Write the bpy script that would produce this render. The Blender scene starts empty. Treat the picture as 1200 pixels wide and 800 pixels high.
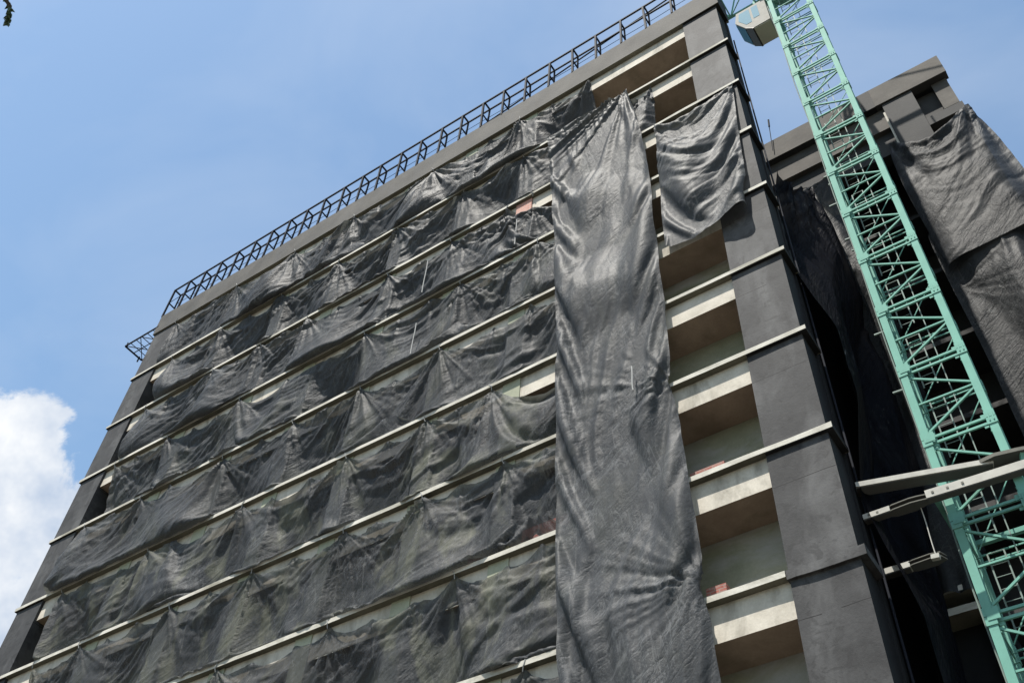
import bpy, math, random
import numpy as np
from mathutils import Vector, Matrix

random.seed(7); rng = np.random.default_rng(11)
R = math.radians
sc = bpy.context.scene
col = sc.collection

# ------------------------------------------------------------------ helpers
class MB:
    def __init__(s): s.v = []; s.f = []; s.m = []
    def box(s, x0, x1, y0, y1, z0, z1, mi=0, mbot=None):
        b = len(s.v)
        s.v += [(x0,y0,z0),(x1,y0,z0),(x1,y1,z0),(x0,y1,z0),(x0,y0,z1),(x1,y0,z1),(x1,y1,z1),(x0,y1,z1)]
        for k, f in enumerate([(3,2,1,0),(4,5,6,7),(0,1,5,4),(1,2,6,5),(2,3,7,6),(3,0,4,7)]):
            s.f.append(tuple(b+i for i in f)); s.m.append(mbot if (k == 0 and mbot is not None) else mi)
        return s
    def bar(s, a, b, w, h=None, mi=0, up=(0,0,1)):
        h = h or w
        a = Vector(a); b = Vector(b); d = (b-a).normalized(); u = Vector(up)
        if abs(d.dot(u)) > .98: u = Vector((0,1,0))
        r = d.cross(u).normalized(); u = r.cross(d).normalized()
        n = len(s.v)
        for p in (a, b):
            for sx, sz in ((-1,-1),(1,-1),(1,1),(-1,1)):
                s.v.append(tuple(p + r*(sx*w/2) + u*(sz*h/2)))
        for f in [(3,2,1,0),(4,5,6,7),(0,1,5,4),(1,2,6,5),(2,3,7,6),(3,0,4,7)]:
            s.f.append(tuple(n+i for i in f)); s.m.append(mi)
        return s
    def tube(s, pts, rad, n=8, mi=0, cap=True):
        pts = [Vector(p) for p in pts]
        if not hasattr(rad, '__len__'): rad = [rad]*len(pts)
        base = len(s.v); prev = None
        for i, p in enumerate(pts):
            d = (pts[min(i+1, len(pts)-1)] - pts[max(i-1, 0)]).normalized()
            r = d.orthogonal().normalized() if prev is None else (prev - d*prev.dot(d)).normalized()
            prev = r; u = d.cross(r)
            for k in range(n):
                a = 2*math.pi*k/n
                s.v.append(tuple(p + (r*math.cos(a) + u*math.sin(a))*rad[i]))
        for i in range(len(pts)-1):
            for k in range(n):
                s.f.append((base+i*n+k, base+i*n+(k+1)%n, base+(i+1)*n+(k+1)%n, base+(i+1)*n+k)); s.m.append(mi)
        if cap:
            s.f.append(tuple(base+k for k in range(n))[::-1]); s.m.append(mi)
            s.f.append(tuple(base+(len(pts)-1)*n+k for k in range(n))); s.m.append(mi)
        return s
    def prism(s, prof, y0, y1, mi=0):      # profile in XZ, extruded along Y
        n = len(s.v); k = len(prof)
        s.v += [(x, y0, z) for x, z in prof] + [(x, y1, z) for x, z in prof]
        s.f.append(tuple(range(n, n+k))); s.m.append(mi)
        s.f.append(tuple(range(n+2*k-1, n+k-1, -1))); s.m.append(mi)
        for i in range(k):
            j = (i+1) % k
            s.f.append((n+j, n+i, n+k+i, n+k+j)); s.m.append(mi)
        return s
    def build(s, name, mats, parent=None, org=(0,0,0), smooth=False, bevel=0):
        me = bpy.data.meshes.new(name)
        o = Vector(org)
        me.from_pydata([tuple(Vector(v)-o) for v in s.v], [], s.f)
        if not isinstance(mats, (list, tuple)): mats = [mats]
        for m in mats: me.materials.append(m)
        me.polygons.foreach_set('material_index', s.m)
        if smooth: me.polygons.foreach_set('use_smooth', [True]*len(s.f))
        me.update()
        ob = bpy.data.objects.new(name, me); col.objects.link(ob)
        if parent: ob.parent = parent
        else: ob.location = o
        if bevel:
            b = ob.modifiers.new('Bevel', 'BEVEL'); b.width = bevel; b.segments = 2; b.limit_method = 'ANGLE'
        return ob

def tag(o, label=None, cat=None, group=None, kind=None):
    if label: o['label'] = label
    if cat: o['category'] = cat
    if group: o['group'] = group
    if kind: o['kind'] = kind
    return o
def empty(name, loc):
    o = bpy.data.objects.new(name, None); col.objects.link(o); o.location = loc; o.empty_display_size = .3
    return o
def copy_part(o, parent, loc=None):
    c = o.copy(); col.objects.link(c); c.parent = parent
    if loc is not None: c.location = loc
    return c

# ------------------------------------------------------------------ materials
def newmat(name):
    m = bpy.data.materials.new(name); m.use_nodes = True
    nt = m.node_tree; nt.nodes.clear()
    out = nt.nodes.new('ShaderNodeOutputMaterial')
    return m, nt, out
def N(nt, t, **kw):
    n = nt.nodes.new(t)
    for k, v in kw.items():
        if k.startswith('i_'):
            key = k[2:]; key = int(key) if key.isdigit() else key.replace('_', ' ')
            n.inputs[key].default_value = v
        else: setattr(n, k, v)
    return n
def L(nt, a, b): nt.links.new(a, b)
def ramp(nt, fac, stops):
    r = N(nt, 'ShaderNodeValToRGB'); e = r.color_ramp.elements
    while len(e) < len(stops): e.new(.5)
    for k, (p, c) in enumerate(stops):
        e[k].position = p; e[k].color = tuple(c)+(1,) if len(c) == 3 else c
    L(nt, fac, r.inputs[0]); return r.outputs[0]
def mixc(nt, fac, a, b, mode='MIX'):
    m = N(nt, 'ShaderNodeMix', data_type='RGBA', blend_type=mode)
    for val, sock in ((fac, m.inputs[0]), (a, m.inputs[6]), (b, m.inputs[7])):
        if hasattr(val, 'is_linked'): L(nt, val, sock)
        elif isinstance(val, (int, float)): sock.default_value = val
        else: sock.default_value = tuple(val)+(1,)
    return m.outputs[2]
def noise(nt, vec, scale, detail=6, rough=.55, dist=0, stretch=None):
    if stretch:
        mp = N(nt, 'ShaderNodeMapping'); mp.inputs['Scale'].default_value = stretch
        L(nt, vec, mp.inputs[0]); vec = mp.outputs[0]
    n = N(nt, 'ShaderNodeTexNoise'); n.inputs['Scale'].default_value = scale
    n.inputs['Detail'].default_value = detail; n.inputs['Roughness'].default_value = rough
    n.inputs['Distortion'].default_value = dist
    L(nt, vec, n.inputs['Vector']); return n.outputs['Fac']

def surface(name, c1, c2, scale=.8, rough=.85, bump=.012, stain=None, stain_amt=.5, fine=18, streak=None, metallic=0, spec=.3, joints=0):
    m, nt, out = newmat(name)
    tc = N(nt, 'ShaderNodeTexCoord').outputs['Object']
    n1 = noise(nt, tc, scale, 8, .62)
    c = mixc(nt, ramp(nt, n1, [(.32, (0,0,0)), (.68, (1,1,1))]), c1, c2)
    n2 = noise(nt, tc, fine, 5, .6)
    c = mixc(nt, .35, c, mixc(nt, n2, (.45,.45,.45), (1.5,1.5,1.5)), 'MULTIPLY') if False else mixc(nt, ramp(nt, n2, [(.3, (0,0,0)), (.7, (1,1,1))]), mixc(nt, 1, c, (.86,.86,.86), 'MULTIPLY'), c)
    if stain is not None:
        n3 = noise(nt, tc, 1.1, 7, .6, .4, stretch=streak or (1, 1, .35))
        f = ramp(nt, n3, [(.5, (0,0,0)), (.68, (stain_amt,)*3)])
        c = mixc(nt, f, c, stain)
    b = N(nt, 'ShaderNodeBsdfPrincipled')
    L(nt, c, b.inputs['Base Color']); b.inputs['Roughness'].default_value = rough
    b.inputs['Metallic'].default_value = metallic; b.inputs['Specular IOR Level'].default_value = spec
    h = mixc(nt, .5, n1, n2)
    if joints:
        sp = N(nt, 'ShaderNodeSeparateXYZ'); L(nt, tc, sp.inputs[0])
        w = noise(nt, tc, .9, 3, .5)
        ma = N(nt, 'ShaderNodeMath', operation='MULTIPLY_ADD'); L(nt, w, ma.inputs[0]); ma.inputs[1].default_value = .10; L(nt, sp.outputs[2], ma.inputs[2])
        md = N(nt, 'ShaderNodeMath', operation='MODULO'); L(nt, ma.outputs[0], md.inputs[0]); md.inputs[1].default_value = joints
        lt = N(nt, 'ShaderNodeMath', operation='LESS_THAN'); L(nt, md.outputs[0], lt.inputs[0]); lt.inputs[1].default_value = .022
        sub = N(nt, 'ShaderNodeMath', operation='MULTIPLY'); L(nt, lt.outputs[0], sub.inputs[0])
        brk = noise(nt, tc, .55, 2, .5); g2 = N(nt, 'ShaderNodeMath', operation='GREATER_THAN'); L(nt, brk, g2.inputs[0]); g2.inputs[1].default_value = .47
        L(nt, g2.outputs[0], sub.inputs[1])
        scr = noise(nt, tc, 3.2, 9, .75, .2, stretch=(.35, .35, 3.0)); blot = noise(nt, tc, 2.3, 6, .65, .8)
        c = mixc(nt, ramp(nt, scr, [(.64,(0,0,0)),(.74,(.4,)*3)]), c, (.17,.17,.168))
        c = mixc(nt, ramp(nt, blot, [(.54,(0,0,0)),(.62,(.55,)*3)]), c, tuple(x*.72 for x in c1))
        lift = N(nt, 'ShaderNodeMath', operation='MODULO'); L(nt, sp.outputs[2], lift.inputs[0]); lift.inputs[1].default_value = 1.7
        ll = N(nt, 'ShaderNodeMath', operation='LESS_THAN'); L(nt, lift.outputs[0], ll.inputs[0]); ll.inputs[1].default_value = .85
        c = mixc(nt, ll.outputs[0], c, mixc(nt, 1, c, (.88,.88,.88), 'MULTIPLY'))
        c2_ = mixc(nt, sub.outputs[0], c, tuple(x*.3 for x in c1)); L(nt, c2_, b.inputs['Base Color'])
    bp = N(nt, 'ShaderNodeBump'); bp.inputs['Distance'].default_value = bump; bp.inputs['Strength'].default_value = .8
    L(nt, h, bp.inputs['Height']); L(nt, bp.outputs[0], b.inputs['Normal'])
    L(nt, b.outputs[0], out.inputs[0]); return m

def brick_mat(name, k=1.):
    m, nt, out = newmat(name)
    tc = N(nt, 'ShaderNodeTexCoord').outputs['Object']
    mp = N(nt, 'ShaderNodeMapping'); mp.inputs['Rotation'].default_value = (R(90), 0, 0); L(nt, tc, mp.inputs[0])
    br = N(nt, 'ShaderNodeTexBrick'); L(nt, mp.outputs[0], br.inputs['Vector'])
    br.inputs['Color1'].default_value = (.33*k,.105*k*k,.07*k*k,1); br.inputs['Color2'].default_value = (.42*k,.17*k*k,.12*k*k,1)
    br.inputs['Mortar'].default_value = (.33*k,.3*k,.27*k,1); br.inputs['Scale'].default_value = 1
    br.inputs['Brick Width'].default_value = .22; br.inputs['Row Height'].default_value = .075; br.inputs['Mortar Size'].default_value = .008
    n = noise(nt, tc, 9, 5)
    c = mixc(nt, ramp(nt, n, [(.35,(0,0,0)),(.75,(.6,.6,.6))]), br.outputs[0], (.45*k,.32*k,.27*k))
    b = N(nt, 'ShaderNodeBsdfPrincipled'); L(nt, c, b.inputs['Base Color']); b.inputs['Roughness'].default_value = .9
    L(nt, b.outputs[0], out.inputs[0]); return m

def tarp_mat(name, base=.075, transp=.1, seed=0., tint=(.95,1.0,1.08), creases=1.0, spec=.055, olive=0.):
    m, nt, out = newmat(name)
    uv = N(nt, 'ShaderNodeUVMap').outputs[0]
    mp0 = N(nt, 'ShaderNodeMapping'); mp0.inputs['Location'].default_value = (seed*13.1, seed*7.7, seed); L(nt, uv, mp0.inputs[0]); uv = mp0.outputs[0]
    big = noise(nt, uv, .35, 5, .55)
    med = noise(nt, uv, 1.7, 6, .6, .5)
    c = mixc(nt, big, tuple(base*.72*t for t in tint), tuple(base*1.3*t for t in tint))
    # dust and cement runs, stretched down the cloth
    run = noise(nt, uv, 1.0, 8, .68, .3, stretch=(2.6, .16, 1))
    c = mixc(nt, ramp(nt, run, [(.58,(0,0,0)),(.72,(.22,)*3),(.8,(.5,)*3)]), c, (base*3.4, base*3.3, base*3.1))
    spl = noise(nt, uv, 5, 10, .75, .6, stretch=(1, .5, 1))
    gate = noise(nt, uv, .22, 2, .5)
    sf = mixc(nt, 1, ramp(nt, spl, [(.56,(0,0,0)),(.7,(.5,)*3)]), ramp(nt, gate, [(.55,(0,0,0)),(.68,(1,1,1))]), 'MULTIPLY')
    c = mixc(nt, sf, c, (.3,.3,.29))
    # sewn seams and fine grain of the mesh
    sp = N(nt, 'ShaderNodeSeparateXYZ'); L(nt, uv, sp.inputs[0])
    md = N(nt, 'ShaderNodeMath', operation='PINGPONG'); L(nt, sp.outputs[0], md.inputs[0]); md.inputs[1].default_value = 1.9
    lt = N(nt, 'ShaderNodeMath', operation='LESS_THAN'); L(nt, md.outputs[0], lt.inputs[0]); lt.inputs[1].default_value = .022
    sm = N(nt, 'ShaderNodeMath', operation='MULTIPLY'); L(nt, lt.outputs[0], sm.inputs[0]); L(nt, ramp(nt, noise(nt, uv, .9, 4, .6), [(.4,(0,0,0)),(.6,(.5,)*3)]), sm.inputs[1])
    c = mixc(nt, sm.outputs[0], c, (base*3, base*3, base*2.9))
    grain = noise(nt, uv, 22, 5, .7)
    c = mixc(nt, ramp(nt, grain, [(.34,(.62,)*3),(.5,(0,0,0))]), c, (base*.35, base*.36, base*.37))
    c = mixc(nt, ramp(nt, noise(nt, uv, 16, 6, .75, .5), [(.56,(0,0,0)),(.72,(.55,)*3)]), c, (base*2.6, base*2.6, base*2.55))
    # creases: thin ridged lines, running mostly down-left and straight down the cloth
    def ridge(scale, dist, rot, st, pw=.6, det=3):
        mp = N(nt, 'ShaderNodeMapping'); mp.inputs['Rotation'].default_value = (0, 0, R(rot)); L(nt, uv, mp.inputs[0])
        n = noise(nt, mp.outputs[0], scale, det, .5, dist, stretch=st)
        a = N(nt, 'ShaderNodeMath', operation='SUBTRACT'); L(nt, n, a.inputs[0]); a.inputs[1].default_value = .5
        b = N(nt, 'ShaderNodeMath', operation='ABSOLUTE'); L(nt, a.outputs[0], b.inputs[0])
        p = N(nt, 'ShaderNodeMath', operation='POWER'); L(nt, b.outputs[0], p.inputs[0]); p.inputs[1].default_value = pw
        lines.append(b.outputs[0]); return p.outputs[0]
    acc = None; lines = []
    for sc_, di, ro, st, wgt in ((2.6, .5, -38, (.16, 1, 1), .9), (2.2, .4, 82, (.16, 1, 1), .55), (5.5, .6, -50, (.25, 1, 1), .5), (4.2, .9, 10, (1, .7, 1), .45), (11, .7, 0, (1, 1, 1), .26), (24, .5, 0, (1, 1, 1), .12)):
        r_ = ridge(sc_, di, ro, st)
        a_ = N(nt, 'ShaderNodeMath', operation='MULTIPLY_ADD'); L(nt, r_, a_.inputs[0]); a_.inputs[1].default_value = wgt
        if acc is None: a_.inputs[2].default_value = 0
        else: L(nt, acc, a_.inputs[2])
        acc = a_.outputs[0]
    bp = N(nt, 'ShaderNodeBump'); bp.inputs['Distance'].default_value = .05*creases; bp.inputs['Strength'].default_value = 1
    gt = ramp(nt, noise(nt, uv, .55, 4, .6, .4), [(.36,(.25,)*3),(.62,(1,1,1))])
    hm = N(nt, 'ShaderNodeMath', operation='MULTIPLY'); L(nt, acc, hm.inputs[0]); L(nt, gt, hm.inputs[1])
    L(nt, hm.outputs[0], bp.inputs['Height'])
    # whitened crease lines double as painted highlights; olive patches paint light glowing through
    gl = ramp(nt, noise(nt, uv, .8, 4, .6, .3), [(.42,(.08,)*3),(.6,(1,1,1))])
    for li, wd, st_ in ((0, .014, .5), (1, .012, .45), (2, .016, .5), (3, .018, .5), (4, .022, .4)):
        f = mixc(nt, 1, ramp(nt, lines[li], [(0,(st_,)*3),(wd,(0,0,0))]), gl, 'MULTIPLY')
        c = mixc(nt, f, c, (base*3.2, base*3.25, base*3.3))
    if olive:
        of = ramp(nt, noise(nt, uv, .5, 5, .6, .8, stretch=(1.6, .8, 1)), [(.51,(0,0,0)),(.66,(olive,)*3)])
        c = mixc(nt, of, c, (.19, .19, .135))
    b = N(nt, 'ShaderNodeBsdfPrincipled'); L(nt, c, b.inputs['Base Color'])
    b.inputs['Roughness'].default_value = .52; b.inputs['Specular IOR Level'].default_value = spec
    L(nt, bp.outputs[0], b.inputs['Normal'])
    tl = N(nt, 'ShaderNodeBsdfTranslucent'); tl.inputs[0].default_value = (base*.8, base*.85, base*.78, 1); L(nt, bp.outputs[0], tl.inputs[1])
    m1 = N(nt, 'ShaderNodeAddShader'); L(nt, b.outputs[0], m1.inputs[0]); L(nt, tl.outputs[0], m1.inputs[1])
    tr = N(nt, 'ShaderNodeBsdfTransparent')
    tn = ramp(nt, noise(nt, uv, .3, 3, .5), [(.35,(transp*.2,)*3),(.62,(transp*1.6,)*3)])
    mx = N(nt, 'ShaderNodeMixShader'); L(nt, tn, mx.inputs[0]); L(nt, m1.outputs[0], mx.inputs[1]); L(nt, tr.outputs[0], mx.inputs[2])
    L(nt, mx.outputs[0], out.inputs[0]); return m

def plain(name, c, rough=.5, metallic=0, spec=.5, var=.25, scale=3, bump=0, rust=None):
    m, nt, out = newmat(name)
    tc = N(nt, 'ShaderNodeTexCoord').outputs['Object']
    n = noise(nt, tc, scale, 6, .6)
    cc = mixc(nt, n, tuple(x*(1-var) for x in c), tuple(min(1, x*(1+var)) for x in c))
    if rust:
        n2 = noise(nt, tc, scale*2.3, 8, .7)
        cc = mixc(nt, ramp(nt, n2, [(.6,(0,0,0)),(.75,(.55,)*3)]), cc, rust)
    b = N(nt, 'ShaderNodeBsdfPrincipled'); L(nt, cc, b.inputs['Base Color'])
    b.inputs['Roughness'].default_value = rough; b.inputs['Metallic'].default_value = metallic; b.inputs['Specular IOR Level'].default_value = spec
    L(nt, b.outputs[0], out.inputs[0]); return m

M = {}
M['paint']  = surface('dark_grey_paint', (.022,.022,.0232), (.048,.048,.0492), 1.0, .8, .012, stain=(.12,.12,.12), stain_amt=.45, joints=3.4)
M['paint2'] = surface('dark_grey_parapet', (.046,.044,.040), (.088,.083,.075), .9, .85, .012, stain=(.06,.06,.06), stain_amt=.6)
M['black']  = surface('black_paint_and_shade', (.006,.006,.0065), (.012,.012,.0125), .8, .8, .01)  # black paint; on the wing it stands in for shade
M['ledge']  = surface('pale_concrete', (.38,.36,.31), (.55,.53,.47), 1.1, .88, .012, stain=(.17,.16,.12), stain_amt=.8, streak=(.5,1,1))
M['beam']   = surface('cast_concrete', (.40,.365,.305), (.55,.51,.44), 1.6, .88, .01, stain=(.17,.155,.125), stain_amt=.75, streak=(1.4,1,.5))
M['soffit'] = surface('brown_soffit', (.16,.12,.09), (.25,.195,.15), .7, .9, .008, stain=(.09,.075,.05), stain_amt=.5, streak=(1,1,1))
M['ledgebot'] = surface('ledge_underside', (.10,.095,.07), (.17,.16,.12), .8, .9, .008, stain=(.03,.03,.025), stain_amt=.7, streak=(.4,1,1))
M['plaster'] = surface('olive_plaster', (.17,.18,.125), (.27,.272,.21), .8, .9, .01, stain=(.33,.33,.34), stain_amt=.7, streak=(.4,1,.8))
M['greenconc'] = surface('pale_green_concrete', (.25,.26,.19), (.35,.36,.27), .9, .9, .01)
M['brick']  = brick_mat('pink_brick'); M['brickm'] = brick_mat('dull_red_brick', .62); M['brickd'] = brick_mat('shaded_red_brick', .36)  # darkest red brick has the net's shade put into its colour
M['wing']   = surface('wing_dark_render', (.03,.03,.03), (.05,.049,.048), .8, .85, .012)
M['wingconc'] = surface('wing_brown_concrete', (.062,.057,.051), (.105,.096,.085), 1.0, .88, .012, stain=(.06,.055,.05), stain_amt=.5, streak=(.4,1,1))
M['steel']  = plain('dark_steel', (.018,.02,.027), .75, 0, .1, rust=(.05,.03,.02))
M['steelg'] = plain('grey_galvanised_steel', (.25,.25,.26), .5, .4)
M['mast']   = plain('turquoise_paint', (.135,.305,.25), .7, 0, .1, .24, 1.6, rust=(.085,.15,.125))
M['mastdark'] = plain('dark_bolt_hole', (.01,.025,.022), .7)
M['rung']   = plain('pale_ladder_steel', (.16,.21,.19), .65, 0, .15)
M['cabwhite'] = plain('cab_white_paint', (.33,.32,.295), .75, 0, .03, .2, 5)
M['cabfloor'] = plain('cab_beige_floor', (.55,.52,.41), .7, 0, .1, .15)
M['cabdark'] = plain('cab_dark_frame', (.04,.035,.03), .6)
M['tie']    = plain('grey_brace_paint', (.36,.35,.315), .7, .0, .12, .35, 3.5, rust=(.2,.15,.1))
M['plate'] = plain('dull_bracket_steel', (.11,.108,.092), .7, 0, .15, .4, 4, rust=(.1,.06,.04))
M['tiedark'] = plain('brace_underside_shade', (.06,.058,.054), .7)  # undersides of the braces: shade put into the colour
M['rope']   = plain('white_cord', (.3,.3,.29), .8)
M['concblk'] = surface('counterweight_concrete', (.3,.3,.28), (.4,.4,.38), 1)
M['ground'] = surface('dusty_site_ground', (.065,.06,.052), (.105,.096,.08), .15, .95, .03, stain=(.14,.12,.1), stain_amt=.5, fine=3, streak=(1,1,1))
M['bark']   = surface('tree_bark', (.05,.04,.03), (.09,.07,.05), 4, .9, .02)
M['leaf']   = plain('leaf_green', (.045,.075,.035), .55, 0, .4, .4, 6)
def glass_mat():
    m, nt, out = newmat('cab_blue_glass')
    b = N(nt, 'ShaderNodeBsdfPrincipled'); b.inputs['Base Color'].default_value = (.09,.2,.27,1)
    b.inputs['Roughness'].default_value = .6; b.inputs['Specular IOR Level'].default_value = .02
    L(nt, b.outputs[0], out.inputs[0]); return m
M['glass'] = glass_mat()

# ------------------------------------------------------------------ camera, light, sky
cam_d = bpy.data.cameras.new('camera'); cam = bpy.data.objects.new('camera', cam_d); col.objects.link(cam); sc.camera = cam
yaw, pitch, roll = .653368307, .872636554, .0765109419
cy, sy, cp, sp, cr, sr = math.cos(yaw), math.sin(yaw), math.cos(pitch), math.sin(pitch), math.cos(roll), math.sin(roll)
fw = Vector((-sy*cp, cy*cp, sp)); rt = Vector((cy, sy, 0)); up = rt.cross(fw)
r2 = rt*cr + up*sr; u2 = up*cr - rt*sr
mat = Matrix((r2, u2, -fw)).transposed().to_4x4(); CAM = Vector((3.71476, -16.58755, 1.6)); mat.translation = CAM
cam.matrix_world = mat
cam_d.sensor_width = 36; cam_d.lens = 36*1201.02/1200; cam_d.clip_end = 5000; cam_d.clip_start = .05

SUN_EL, SUN_TO = R(66.2), R(4.5)       # sun in front of the facade (-Y), a little to its left (-X)
sd = Vector((-math.sin(SUN_TO)*math.cos(SUN_EL), -math.cos(SUN_TO)*math.cos(SUN_EL), math.sin(SUN_EL)))
sl = bpy.data.lights.new('sun', 'SUN'); so = bpy.data.objects.new('sun', sl); col.objects.link(so)
sl.energy = 5.0; sl.angle = R(.5); sl.color = (1, .95, .87)
so.rotation_euler = sd.to_track_quat('Z', 'Y').to_euler(); so.location = (0, -30, 80)

w = bpy.data.worlds.new('World'); sc.world = w; w.use_nodes = True
nt = w.node_tree; nt.nodes.clear()
wo = N(nt, 'ShaderNodeOutputWorld'); bg = N(nt, 'ShaderNodeBackground'); L(nt, bg.outputs[0], wo.inputs[0])
sky = N(nt, 'ShaderNodeTexSky', sky_type='NISHITA'); sky.sun_disc = False
sky.sun_elevation = SUN_EL; sky.sun_rotation = math.atan2(sd.x, sd.y)
sky.altitude = 0; sky.air_density = 1.25; sky.dust_density = .9; sky.ozone_density = .9
bg.inputs[1].default_value = .115
tcg = N(nt, 'ShaderNodeTexCoord').outputs['Generated']
def lump(c, r0, r1):
    d = N(nt, 'ShaderNodeVectorMath', operation='DISTANCE'); L(nt, tcg, d.inputs[0]); d.inputs[1].default_value = c
    mr = N(nt, 'ShaderNodeMapRange'); L(nt, d.outputs['Value'], mr.inputs[0])
    mr.inputs[1].default_value = r0; mr.inputs[2].default_value = r1; mr.inputs[3].default_value = 1; mr.inputs[4].default_value = 0
    return mr.outputs[0]
def mth(op, a, b):
    n = N(nt, 'ShaderNodeMath', operation=op)
    for k, x in enumerate((a, b)):
        if hasattr(x, 'is_linked'): L(nt, x, n.inputs[k])
        else: n.inputs[k].default_value = x
    return n.outputs[0]
def dirv(el, az): return (math.cos(R(el))*math.sin(R(az)), math.cos(R(el))*math.cos(R(az)), math.sin(R(el)))
cl = lump(dirv(36.0, -70.8), .0, .095)
for e, a, r in ((34.0,-67.8,.07), (31.5,-70,.09), (35.5,-75,.09), (28,-66,.10), (24,-72,.16), (22,-60,.12), (30,-85,.14), (15,-40,.1), (14,-10,.12), (18,40,.12), (20,120,.2), (25,200,.2)):
    cl = mth('MAXIMUM', cl, lump(dirv(e, a), .0, r))
nz = noise(nt, tcg, 15, 10, .64, .3)
den = mth('ADD', cl, mth('MULTIPLY', mth('MULTIPLY', mth('SUBTRACT', nz, .5), 1.5), mth('MINIMUM', mth('MULTIPLY', cl, 6.0), 1.0)))
mr = N(nt, 'ShaderNodeMapRange', interpolation_type='SMOOTHSTEP'); L(nt, den, mr.inputs[0]); mr.inputs[1].default_value = .22; mr.inputs[2].default_value = .42
nshade = noise(nt, tcg, 9, 5, .6)
ccol = ramp(nt, nshade, [(.34,(2.5,3.0,3.8)),(.6,(4.8,4.9,5.0))])
wisp = noise(nt, tcg, 3.4, 5, .55, .5)
skyc = mixc(nt, ramp(nt, wisp, [(.42,(0,0,0)),(.75,(.26,)*3)]), mixc(nt, 1, sky.outputs[0], (.93,1.0,.97), 'MULTIPLY'), (3.6,4.0,4.6))
fin = mixc(nt, mr.outputs[0], skyc, ccol)
L(nt, fin, bg.inputs[0])
sc.view_settings.view_transform = 'Standard'; sc.view_settings.look = 'None'; sc.view_settings.exposure = .85; sc.view_settings.gamma = 1
sc.render.engine = 'CYCLES'; sc.cycles.max_bounces = 8; sc.cycles.transparent_max_bounces = 12; sc.cycles.diffuse_bounces = 4

# ------------------------------------------------------------------ ground
g = MB(); n = 40
for i in range(n+1):
    for j in range(n+1):
        g.v.append((-1500+3000*i/n, -1500+3000*j/n, 0))
for i in range(n):
    for j in range(n):
        a = i*(n+1)+j; g.f.append((a, a+n+1, a+n+2, a+1)); g.m.append(0)
tag(g.build('ground', M['ground']), kind='structure')

# ------------------------------------------------------------------ main block
L0 = 38.489; PITCH = 3.4; TH = .14
def lev(k): return L0 - PITCH*k
XL, XR = -32.58, 0.0
B = tag(empty('tower_block', (-16, .8, 0)), 'tall unfinished concrete block wrapped in black netting, dark grey corner columns and pale floor ledges', 'building')
BO = (-16, .8, 0)
def rough_ledge(x0, x1, y0, y1, z0, z1, mi=0, seg=.35, amp=.012, side=False):
    mb = MB(); k = max(2, int((x1-x0)/seg)); xs = np.linspace(x0, x1, k+1)
    def wob(a): 
        q = rng.normal(0, 1, k+1); q = np.convolve(np.pad(q, 2, mode='edge'), [.1,.25,.3,.25,.1], 'valid'); return q*a
    lo = np.cumsum(rng.normal(0, 1, k+1)); lo = (lo-np.linspace(lo[0], lo[-1], k+1)); lo = lo/max(1e-6, abs(lo).max())*.012
    dy, dzt, dzb = wob(amp*.6), wob(amp)+lo, wob(amp*.6)+lo
    for i, x in enumerate(xs):
        mb.v += [(x, y0+dy[i], z0+dzb[i]), (x, y1, z0), (x, y1, z1), (x, y0+dy[i]*.7, z1+dzt[i])]
    for i in range(k):
        a = 4*i; b = a+4
        mb.f += [(a, a+1, b+1, b)[::-1], (a+1, a+2, b+2, b+1)[::-1], (a+2, a+3, b+3, b+2)[::-1], (a+3, a, b, b+3)[::-1]]
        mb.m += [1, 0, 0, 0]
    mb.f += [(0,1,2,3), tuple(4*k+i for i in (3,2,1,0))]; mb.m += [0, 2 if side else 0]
    return mb
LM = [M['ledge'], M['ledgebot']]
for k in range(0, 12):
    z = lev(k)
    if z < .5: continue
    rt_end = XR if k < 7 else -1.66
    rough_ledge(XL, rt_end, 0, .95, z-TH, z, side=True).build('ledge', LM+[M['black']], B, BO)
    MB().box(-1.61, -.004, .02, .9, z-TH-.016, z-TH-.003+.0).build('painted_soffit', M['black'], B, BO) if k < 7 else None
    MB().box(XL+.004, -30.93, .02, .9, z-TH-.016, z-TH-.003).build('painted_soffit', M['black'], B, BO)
    if k >= 7:
        o = rough_ledge(-1.657, XR+.0, .015, .9, z-TH-.06, z+.02, seg=.2).build('ledge_end', [M['paint'], M['paint']], B, BO)
        o['label'] = 'ledge end painted over dark grey at the corner column'
# parapet
pb = rough_ledge(XL, XR, 0, 1.0, 41.88, 43.42, seg=.5, amp=.01, side=True)
pb.build('parapet', [M['paint2'], M['ledgebot'], M['black']], B, BO)
MB().box(-1.61, -.004, .02, .9, 41.862, 41.875).build('painted_soffit', M['black'], B, BO)
# corner columns
cc_ = MB().box(-1.62, -.15, .10, .95, 0, 41.9); cc_.m[3] = 1; cc_.build('column', [M['paint'], M['black']], B, BO)
MB().box(XL+.1, -30.92, .08, 1.66, 0, 41.9).build('column', [M['paint']], B, BO)
# side fin behind the corner column, black
MB().box(-.62, -.1, .90, 1.12, 0, 41.89).build('side_fin', M['black'], B, BO)
MB().tube([(-.05, 1.16, 0), (-.05, 1.16, 40.5)], .028).build('drain_pipe', M['steel'], B, BO)
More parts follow.
